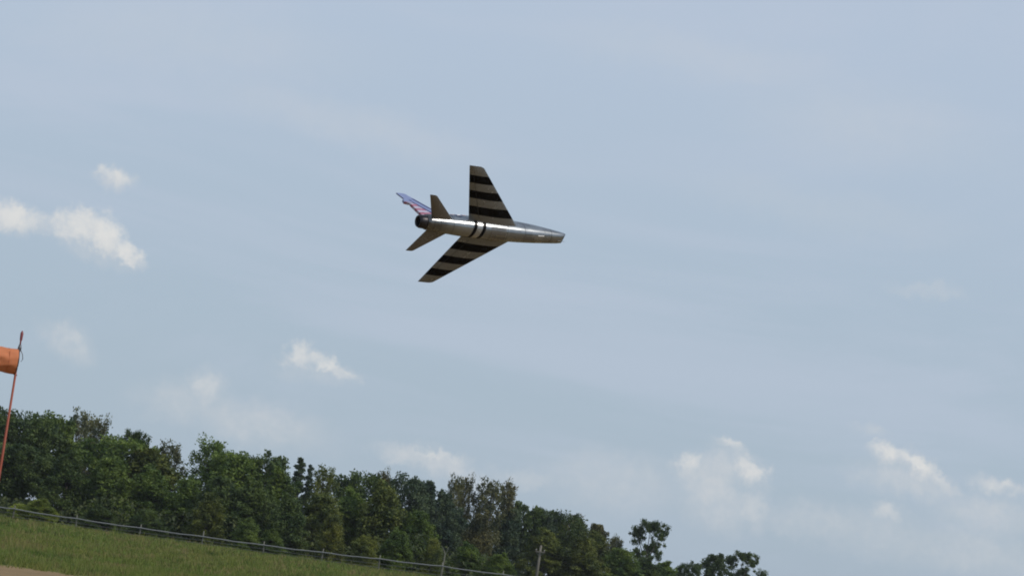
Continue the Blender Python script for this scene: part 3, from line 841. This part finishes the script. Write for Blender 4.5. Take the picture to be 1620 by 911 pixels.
# fuselage: stations x, half width, half height, centre z
ST = [(0.0, .43, .26, -.05), (-.12, .47, .31, -.05), (-.6, .53, .43, -.03), (-1.6, .62, .60, .03), (-3.0, .72, .82, .08), (-4.6, .80, .96, .09), (-6.2, .84, 1.02, .07),
      (-8.5, .85, 1.0, .03), (-10.5, .82, .93, .0), (-12.2, .74, .80, -.03), (-13.3, .66, .70, -.07), (-13.75, .61, .64, -.09)]
def interp(x):
    for a, b in zip(ST, ST[1:]):
        if a[0] >= x >= b[0]:
            t = (a[0] - x) / (a[0] - b[0]); t = t
            return [a[k] + (b[k] - a[k]) * t for k in range(1, 4)]
    return ST[-1][1:] if x < ST[-1][0] else ST[0][1:]
def fus_pt(x, a, off=0.0):
    wv, h, zc = interp(x)
    e = 2.25
    ca, sa = math.cos(a), math.sin(a)
    y = math.copysign(abs(ca) ** (2 / e), ca) * (wv + off); z = math.copysign(abs(sa) ** (2 / e), sa) * (h + off) + zc
    slant = 0.22 * (sa) * max(0.0, 1 - abs(x) / 1.0)     # the lip leans: upper edge is ahead of the lower one
    return jp(x + slant, y, z)
NS = 48
v, f = [], []
xsamp = [0, -.05, -.12, -.3] + [-.6 - i * (13.15 / 40) for i in range(41)]
for x in xsamp:
    for k in range(NS): v.append(fus_pt(x, 2 * math.pi * k / NS))
for j in range(len(xsamp) - 1):
    for k in range(NS):
        a = j * NS + k; b = j * NS + (k + 1) % NS
        f.append((a, b, b + NS, a + NS))
# rear closing ring
b0 = len(v)
for k in range(NS): v.append(jp(-13.72, .5 * math.cos(2 * math.pi * k / NS), -.1 + .5 * math.sin(2 * math.pi * k / NS)))
lb = (len(xsamp) - 1) * NS
for k in range(NS): f.append((lb + k, lb + (k + 1) % NS, b0 + (k + 1) % NS, b0 + k))
fus = mesh_obj('fuselage', v, f, M_fus, jet, True)
# intake: lip ring + dark duct
v, f = [], []
for (x, s, xo) in ((0.0, 1.0, 0), (0.02, .93, 0), (-.1, .86, 0), (-.8, .80, 0), (-2.0, .7, 0)):
    for k in range(NS):
        a = 2 * math.pi * k / NS
        q = Vector(fus_pt(max(min(0, x), -.0), a)); c_ = Vector(jp(0, 0, -.05))
        q = Vector((q.x, c_.y + (q.y - c_.y) * s, c_.z + (q.z - c_.z) * s)); q.x += x * K
        v.append(q)
for j in range(4):
    for k in range(NS):
        a = j * NS + k; b = j * NS + (k + 1) % NS
        f.append((b, a, a + NS, b + NS))
f.append(tuple(4 * NS + k for k in range(NS)))
mesh_obj('air_intake', v, f, M_dark, jet, True)
# nozzle
def lathe(name, prof, mat, zc, parent=jet, n=32):
    v, f = [], []
    for (x, r) in prof:
        for k in range(n):
            a = 2 * math.pi * k / n; v.append(jp(x, r * math.cos(a), zc + r * math.sin(a)))
    for j in range(len(prof) - 1):
        for k in range(n):
            a = j * n + k; b = j * n + (k + 1) % n; f.append((a, b, b + n, a + n))
    f.append(tuple((len(prof) - 1) * n + k for k in range(n)))
    return mesh_obj(name, v, f, mat, parent, True)
lathe('exhaust_nozzle', [(-13.5, .52), (-13.8, .58), (-14.25, .56), (-14.45, .48), (-14.47, .43), (-14.2, .42), (-13.2, .36)], M_burnt, -.1)

def surface(name, le_r, te_r, le_t, te_t, y0, y1, z0, z1, tr, tt, mat, sgn, n=10, parent=jet, tipround=0.12):
    """lifting surface with an aerofoil section from y0 (root) to y1 (tip)"""
    v, f = [], []
    prof = [(0, 0), (.02, .28), (.08, .5), (.25, .9), (.45, 1.0), (.7, .65), (1, .02)]
    ring = [(c, h) for c, h in prof] + [(c, -h) for c, h in prof[::-1][0:-1]]
    m_ = len(ring); cols_ = []
    for i in range(n + 3):
        if i <= n: t = i / n * (1 - tipround / (y1 - y0)); sh = 1; th = 1
        else:
            q = (i - n) / 2; t = 1 - tipround / (y1 - y0) * (1 - q); sh = 1 - .18 * q * q; th = 1 - .75 * q
        le = le_r + (le_t - le_r) * t; te = te_r + (te_t - te_r) * t
        if sh < 1: le = te + (le - te) * sh
        y = y0 + (y1 - y0) * t; z = z0 + (z1 - z0) * t; thk = (tr + (tt - tr) * t) * th
        for (c, h) in ring:
            v.append(jp(le + (te - le) * c, sgn * y, z + h * thk * .5))
    for i in range(n + 2):
        for k in range(m_):
            a = i * m_ + k; b = i * m_ + (k + 1) % m_
            f.append((a, b, b + m_, a + m_) if sgn > 0 else (b, a, a + m_, b + m_))
    f.append(tuple((n + 2) * m_ + k for k in range(m_)))
    o = mesh_obj(name, v, f, mat, parent, True)
    return o
JZ = -.15
for sgn in (1, -1):
    wg = surface('wing', -4.85, -9.8, -10.65, -12.0, .45, 5.88, JZ - .1, JZ + .05, .42, .12, M_wing, sgn)
    # aileron and flap hinge strips
    for (ya, yb) in ((1.1, 3.0), (3.05, 5.0)):
        vv = []
        for yy in (ya, yb):
            t = (yy - .45) / 5.47
            te = -9.75 + (-12.0 + 9.75) * t; le = -4.55 + (-10.65 + 4.55) * t; ch = te - le
            zc = JZ - .1 + .15 * t; thk = (.42 + (.12 - .42) * t) * .5
            for c_ in (.80, .812): vv.append(jp(le + ch * c_, sgn * yy, zc - thk * .47 - .012))
        mesh_obj('hinge_line', vv, [(0, 1, 3, 2)], M_dark, wg)
    surface('tailplane', -11.1, -13.35, -13.9, -14.55, .35, 2.8, -.34, -.34, .2, .06, M_plain, sgn, 6, tipround=.08)

# fin (side outline with thickness)
def slab(name, pts, th, mat, parent=jet):
    v = [jp(x, t * th(x, z), z) for t in (1, -1) for (x, z) in pts]
    n = len(pts)
    f = [tuple(range(n)), tuple(range(2 * n - 1, n - 1, -1))] + [(i, i + n, (i + 1) % n + n, (i + 1) % n) for i in range(n)]
    return mesh_obj(name, v, f, mat, parent)
fo = [(-10.0, .95), (-11.15, 1.05), (-12.2, 1.95), (-13.1, 2.9), (-14.02, 3.86), (-14.25, 3.92), (-14.85, 3.9), (-14.72, 3.6), (-14.4, 3.02), (-13.75, 1.0), (-13.6, .4), (-10.0, .6)]
fin = slab('tail_fin', fo, lambda x, z: .055 + .05 * max(0, (2.5 - z) / 2), M_fin)
slab('fuel_vent', [(-13.9, 2.98), (-14.45, 3.0), (-14.66, 2.9), (-14.68, 2.55), (-14.3, 2.45), (-13.9, 2.5)], lambda x, z: .12, M_fin, fin)
slab('rudder', [(-13.62, 2.36), (-14.17, 2.36), (-13.82, 1.1), (-13.3, 1.1)], lambda x, z: .115, M_fin, fin)
# dorsal spine and canopy
def blob(name, xs_, prof, mat, parent=jet, base=.9):
    v, f = [], []; n = 16
    for (x, wv, zt) in xs_:
        for k in range(n + 1):
            a = math.pi * k / n
            v.append(jp(x, wv * math.cos(a), base + (zt - base) * math.sin(a)))
    for j in range(len(xs_) - 1):
        for k in range(n):
            a = j * (n + 1) + k; f.append((a, a + 1, a + n + 2, a + n + 1))
    return mesh_obj(name, v, f, mat, parent, True)
blob('spine', [(-5.2, .3, 1.25), (-6.5, .38, 1.42), (-8.5, .36, 1.32), (-10.5, .3, 1.22), (-12.5, .15, 1.12)], None, M_fus, base=.8)
cp = blob('canopy', [(-2.3, .06, .82), (-2.7, .26, 1.1), (-3.3, .36, 1.42), (-4.0, .4, 1.56), (-4.8, .38, 1.52), (-5.4, .34, 1.36), (-5.9, .2, 1.1)], None, M_glass, base=.65)
for xx in (-3.15, -5.0):
    v, f = [], []; n = 16
    hw_, zt = ((.345, 1.37) if xx == -3.15 else (.38, 1.5))
    for x in (xx, xx - .08):
        for k in range(n + 1):
            a = math.pi * k / n; v.append(jp(x, (hw_ + .02) * math.cos(a), .65 + (zt + .02 - .65) * math.sin(a)))
    for k in range(n): f.append((k, k + 1, k + n + 2, k + n + 1))
    mesh_obj('canopy_frame', v, f, M_plain, cp, True)
# wing root fairing below is flat belly; gear doors and the white marks under the nose
def belly_patch(name, x0, x1, y0, y1, off, mat, parent=fus):
    v, f = [], []; nx_, ny_ = 6, 5
    for i in range(nx_ + 1):
        x = x0 + (x1 - x0) * i / nx_
        wv, h, zc = interp(x)
        for j in range(ny_ + 1):
            y = y0 + (y1 - y0) * j / ny_
            q = max(0, 1 - (abs(y) / wv) ** 2.25) ** (1 / 2.25)
            v.append(jp(x, y, zc - h * q - off))
    for i in range(nx_):
        for j in range(ny_):
            a = i * (ny_ + 1) + j; f.append((a, a + ny_ + 1, a + ny_ + 2, a + 1))
    return mesh_obj(name, v, f, mat, parent, True)
for s in (1, -1):
    belly_patch('white_mark', -2.35, -3.0, s * .34 - .035, s * .34 + .035, .012, M_white)
belly_patch('nose_gear_door', -3.3, -4.4, -.16, .16, .015, M_plain)
for s in (1, -1): belly_patch('main_gear_door', -6.3, -7.8, s * .38 - .28, s * .38 + .28, .012, M_plain)
belly_patch('blade_aerial', -5.2, -5.45, -.015, .015, .12, M_dark)
# star and bar on both sides of the rear fuselage
def side_patch(name, pts2, off, mat, sgn, parent):
    v = []
    for (x, z) in pts2:
        wv, h, zc = interp(x)
        q = max(0, 1 - (abs(z - zc) / h) ** 2.25) ** (1 / 2.25)
        v.append(jp(x, sgn * (wv * q + off), z))
    n = len(v)
    cxx = sum(p_[0] for p_ in pts2) / n; czz = sum(p_[1] for p_ in pts2) / n
    wv, h, zc = interp(cxx); q = max(0, 1 - (abs(czz - zc) / h) ** 2.25) ** (1 / 2.25)
    v.append(jp(cxx, sgn * (wv * q + off), czz))
    return mesh_obj(name, v, [(i, (i + 1) % n, n) for i in range(n)], mat, parent)
for s in (1, -1):
    cx_, cz_ = -10.65, .42
    ins = side_patch('insignia', [(cx_ + .36 * math.cos(a), cz_ + .36 * math.sin(a)) for a in [2 * math.pi * k / 24 for k in range(24)]], .015, M_blue, s, fus)
    star = []
    for k in range(10):
        r_ = .33 if k % 2 == 0 else .13; a = math.pi / 2 + k * math.pi / 5
        star.append((cx_ + r_ * math.cos(a), cz_ + r_ * math.sin(a)))
    side_patch('star', star, .03, M_white, s, ins)
    for q in (1, -1):
        for (a0, a1, z0_, z1_, mt, of) in ((.3, .78, -.12, .2, M_blue, .011), (.37, .73, -.07, .15, M_white, .02), (.37, .73, .01, .07, M_red, .026)):
            side_patch('bar', [(cx_ + q * a0, cz_ + z0_ - .02), (cx_ + q * a1, cz_ + z0_ - .02), (cx_ + q * a1, cz_ + z1_ - .02), (cx_ + q * a0, cz_ + z1_ - .02)], of, mt, s, ins)
# pitot boom under the nose
mm = MB(); mm.tube([jp(-.9, 0, -.46), jp(-.7, 0, -.56), jp(-.1, 0, -.56)], [.03 * K, .03 * K, .012 * K], 6)
mm.build('pitot_boom', M_plain, jet)

# ------------------------------------------------------------------ thin summer haze
hm = bpy.data.materials.new('haze_air'); hm.use_nodes = True
hn = hm.node_tree; hn.nodes.clear()
ho = hn.nodes.new('ShaderNodeOutputMaterial'); pv = hn.nodes.new('ShaderNodeVolumePrincipled')
pv.inputs['Color'].default_value = (0.86, 0.91, 0.97, 1); pv.inputs['Density'].default_value = 0.00011; pv.inputs['Anisotropy'].default_value = 0.2
hn.links.new(pv.outputs[0], ho.inputs['Volume'])
mh = MB(); mh.box((0, 4300, 8.5), (9100, 4900, 10.0))
hz = mh.build('haze', hm, None, False)
tag(hz, 'thin pale summer haze lying over the field and the wood', 'haze', kind='stuff')
